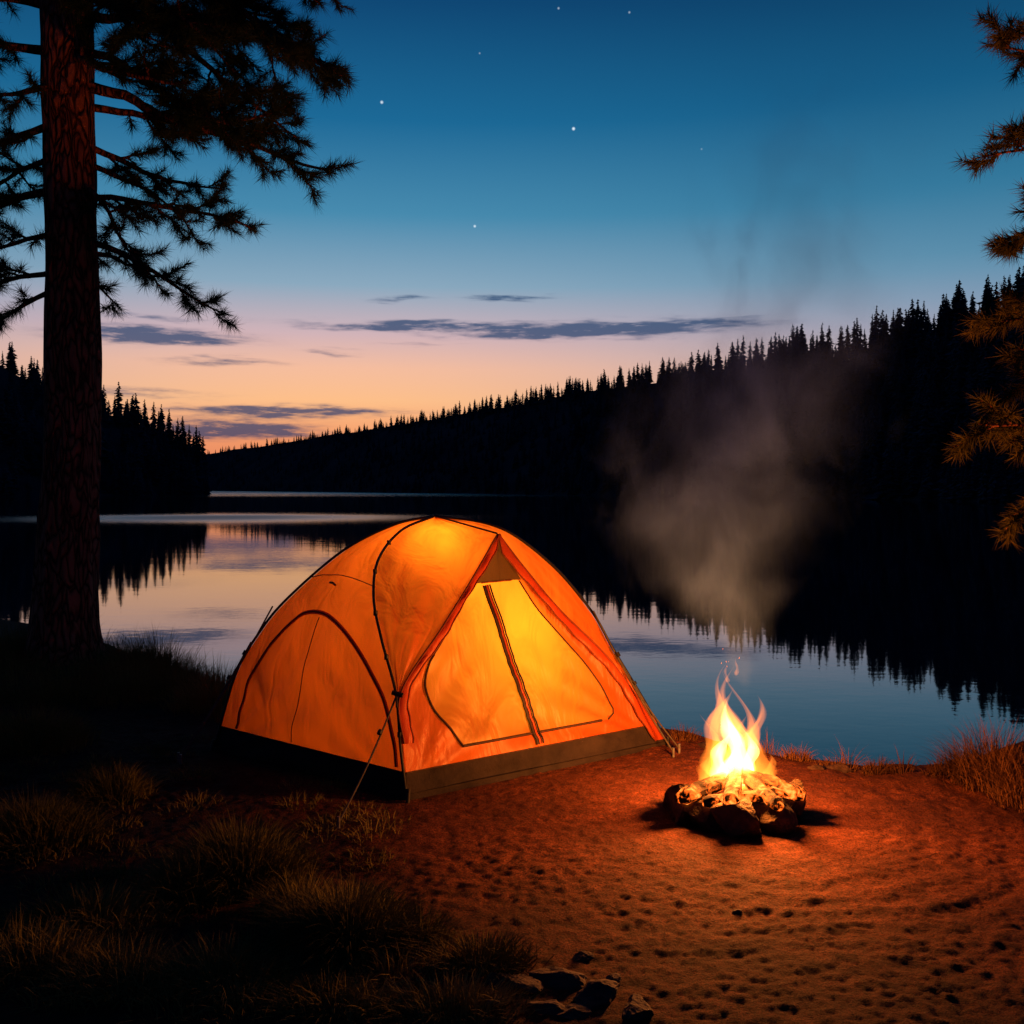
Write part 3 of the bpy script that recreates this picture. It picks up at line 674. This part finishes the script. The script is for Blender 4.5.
for a in [(20,310,45,-.3,.05),(85,330,160,.1,.055),(110,250,130,.9,.04),(235,222,290,0,.035),(195,235,230,-.5,.03),(140,215,195,.7,.035),(-40,280,20,.5,.05),(-110,400,10,-.4,.06),(-90,330,-30,.5,.06),(-30,190,0,-1.2,.05),(55,300,95,-.9,.04),(5,240,65,-1.0,.04),(250,150,275,.6,.03),(-10,340,70,.3,.045),(175,160,240,-.5,.03),(160,185,210,.3,.03),
          (60,-40,40,.3,.05),(125,-60,140,-.4,.045),(190,-50,215,.4,.045),(285,-20,310,0,.03),(20,-60,-30,.8,.05),(230,-10,250,-.9,.03),(262,120,300,.3,.02),(60,150,60,-1.3,.04),(150,-30,180,.9,.035),(90,-20,95,-.8,.035),(270,-30,285,.5,.03)]:
    trunk_limb(*a)
for i in range(26):
    z=7.2+i*.29; a=rng.uniform(0,6.28); T.limb(trunkc(z),(math.cos(a),math.sin(a),.25),3.2*(1-(z-7)/9.5)+.5,.04,.3,.4)
T.build('pine_tree',needle)
T=Tree(); TX,TY=4.15,6.15
def trunkc(z): return np.array((TX+.02*z,TY+.02*math.sin(z),z))
zs=list(np.linspace(-.3,.6,6))+list(np.linspace(.8,8,30))
T.tube([trunkc(z) for z in zs],[.13*(1-z/9)+.03+.05*math.exp(-(z+.3)/.25) for z in zs],20,.1)
def rl(z,tx,ty,d,r=.02,L=1):
    p=trunkc(z); e=px2(tx,ty,d); v=e-p; T.limb(p,v,np.linalg.norm(v)*1.0,r,.12,1.2,0,.11)
for a in [(4.2,982,100,6.2),(3.9,982,210,6.3),(4.7,1005,40,6.0),(3.6,1005,175,5.9),(2.5,1000,320,5.9),(2.2,978,445,6.0),(2.1,998,405,6.2),(1.75,1008,515,5.9),(2.8,1008,300,6.3),(4.6,1040,-60,6.2),(3.2,1060,250,6.6),(4.0,990,130,5.9),(2.3,1005,460,5.8),(2.6,1005,345,6.1)]:
    rl(*a)
for i in range(16):
    z=3.6+i*.27; a=rng.uniform(-1.4,1.4); T.limb(trunkc(z),(math.cos(a),math.sin(a),.2),1.3*(1-(z-3.5)/6)+.3,.02,.2,.7)
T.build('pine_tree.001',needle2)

# ------------------------------------------------------------ grass
def grass_blades(cx,cy,rx,ry,n,h,lean=.5,wd=.0022):
    a=rng.uniform(0,6.283,n); q=np.sqrt(rng.random(n))*(1+.25*rng.normal(size=n)*.5)
    x=cx+rx*q*np.cos(a); y=cy+ry*q*np.sin(a); z=ground_z(x,y)-.01
    hh=h*rng.uniform(.35,1.15,n)*(1.1-.55*np.clip(q,0,1.4)); 
    la=np.where(rng.random(n)<.6,a,rng.uniform(0,6.283,n)); ll=lean*rng.uniform(.15,1.2,n)*hh*(.5+q)
    fa=rng.uniform(0,3.14,n); wx=np.cos(fa)*wd;wy=np.sin(fa)*wd
    pts=[]
    for s,wf in ((0,1),(.4,.85),(.75,.5),(1,0)):
        px=x+np.cos(la)*ll*s**2; py=y+np.sin(la)*ll*s**2; pz=z+hh*(s-.35*s*s*np.minimum(ll/hh,1))
        if wf>0: pts+= [np.stack([px-wx*wf,py-wy*wf,pz],-1),np.stack([px+wx*wf,py+wy*wf,pz],-1)]
        else: pts+=[np.stack([px,py,pz],-1)]
    V=np.stack(pts,1).reshape(-1,3); b0=(np.arange(n)*7)[:,None,None]
    F=(np.array([[0,1,3],[0,3,2],[2,3,5],[2,5,4],[4,5,6]])[None]+b0).reshape(-1,3)
    return V,F
def gpos(px,py):
    d=CAMH*1000/(py-488); return ((px-512)/1000*d,d)
def build_grass(name,specs,mat):
    Vs=[];Fs=[];o_=0
    for (px,py,rx,ry,n,h,ln) in specs:
        x,y=gpos(px,py)
        V,F=grass_blades(x,y,rx,ry,n,h,ln); Vs.append(V);Fs.append(F+o_);o_+=len(V)
    fastmesh(name,np.concatenate(Vs),np.concatenate(Fs),[mat])
gm=matte('grass_blades',(.07,.07,.018),(.20,.165,.045),2)
gd=matte('dry_grass_blades',(.06,.028,.012),(.14,.062,.026),2)
S1=[(235,880,.25,.2,4200,.33,.9),(185,900,.18,.14,1600,.24,.9),(345,940,.24,.17,3400,.27,.9),(300,915,.16,.12,1200,.22,.9),(30,745,.35,.3,2400,.34,.8),(110,797,.2,.17,1900,.22,.9),(30,840,.32,.22,2800,.28,.9),(160,665,.5,.4,1700,.46,.7),(215,705,.35,.35,1300,.38,.8),(130,680,.5,.4,1300,.40,.7),(70,700,.7,.4,1500,.3,.8),(20,660,.5,.6,900,.55,.6),(250,715,.3,.3,700,.24,.8),(480,965,.2,.12,1100,.13,1),(90,925,.3,.2,1600,.18,1),(220,985,.25,.15,1500,.17,1),(420,940,.12,.1,600,.15,1),(450,1015,.25,.12,1000,.13,1),(120,990,.25,.15,1300,.18,1),(20,970,.3,.15,1300,.2,1),(330,1010,.2,.12,900,.12,1)]
for i in range(130):
    px=random.uniform(-60,400); py=random.uniform(700,1020)
    S1.append((px,py,.14,.12,130,random.uniform(.05,.12),1))
for i in range(110):
    px=random.uniform(-60,235); 
    S1.append((px,random.uniform(645,700),.3,.25,100,random.uniform(.16,.46),.7))
build_grass('grass',S1,gm)
S2=[(1000,790,.22,.2,1500,.42,.8),(970,782,.15,.12,500,.28,.8),(1035,805,.2,.2,900,.40,.8),(882,775,.10,.05,500,.13,.9),(800,759,.1,.06,240,.15,.8),(838,767,.12,.06,200,.10,.9),(685,742,.1,.06,220,.14,.8),(735,750,.12,.06,120,.11,.8),(945,782,.1,.08,260,.14,.9),(850,770,.05,.05,60,.24,.6),(770,754,.08,.06,60,.18,.6),(905,778,.06,.04,50,.2,.6)]
build_grass('dry_grass',S2,gd)

# ------------------------------------------------------------ stones
sp_=[]
for px,py,s in [(560,985,.085),(600,1002,.075),(525,992,.06),(640,1017,.07),(583,962,.035),(740,917,.022),(705,747,.05),(730,754,.04),(500,985,.05),(838,770,.075),(820,772,.05),(492,1010,.04),(545,1015,.06),(615,985,.03),(575,1020,.05)]:
    x,y=gpos(px,py); sp_.append((x,y,float(ground_z(x,y))-s*.05,s,1.3,1.0,.5,px*.013))
rock_mesh('rocks',sp_,simple('rock_grey',(.022,.012,.009),(.07,.038,.027),7,.9,.6,.02),None,4,.08)
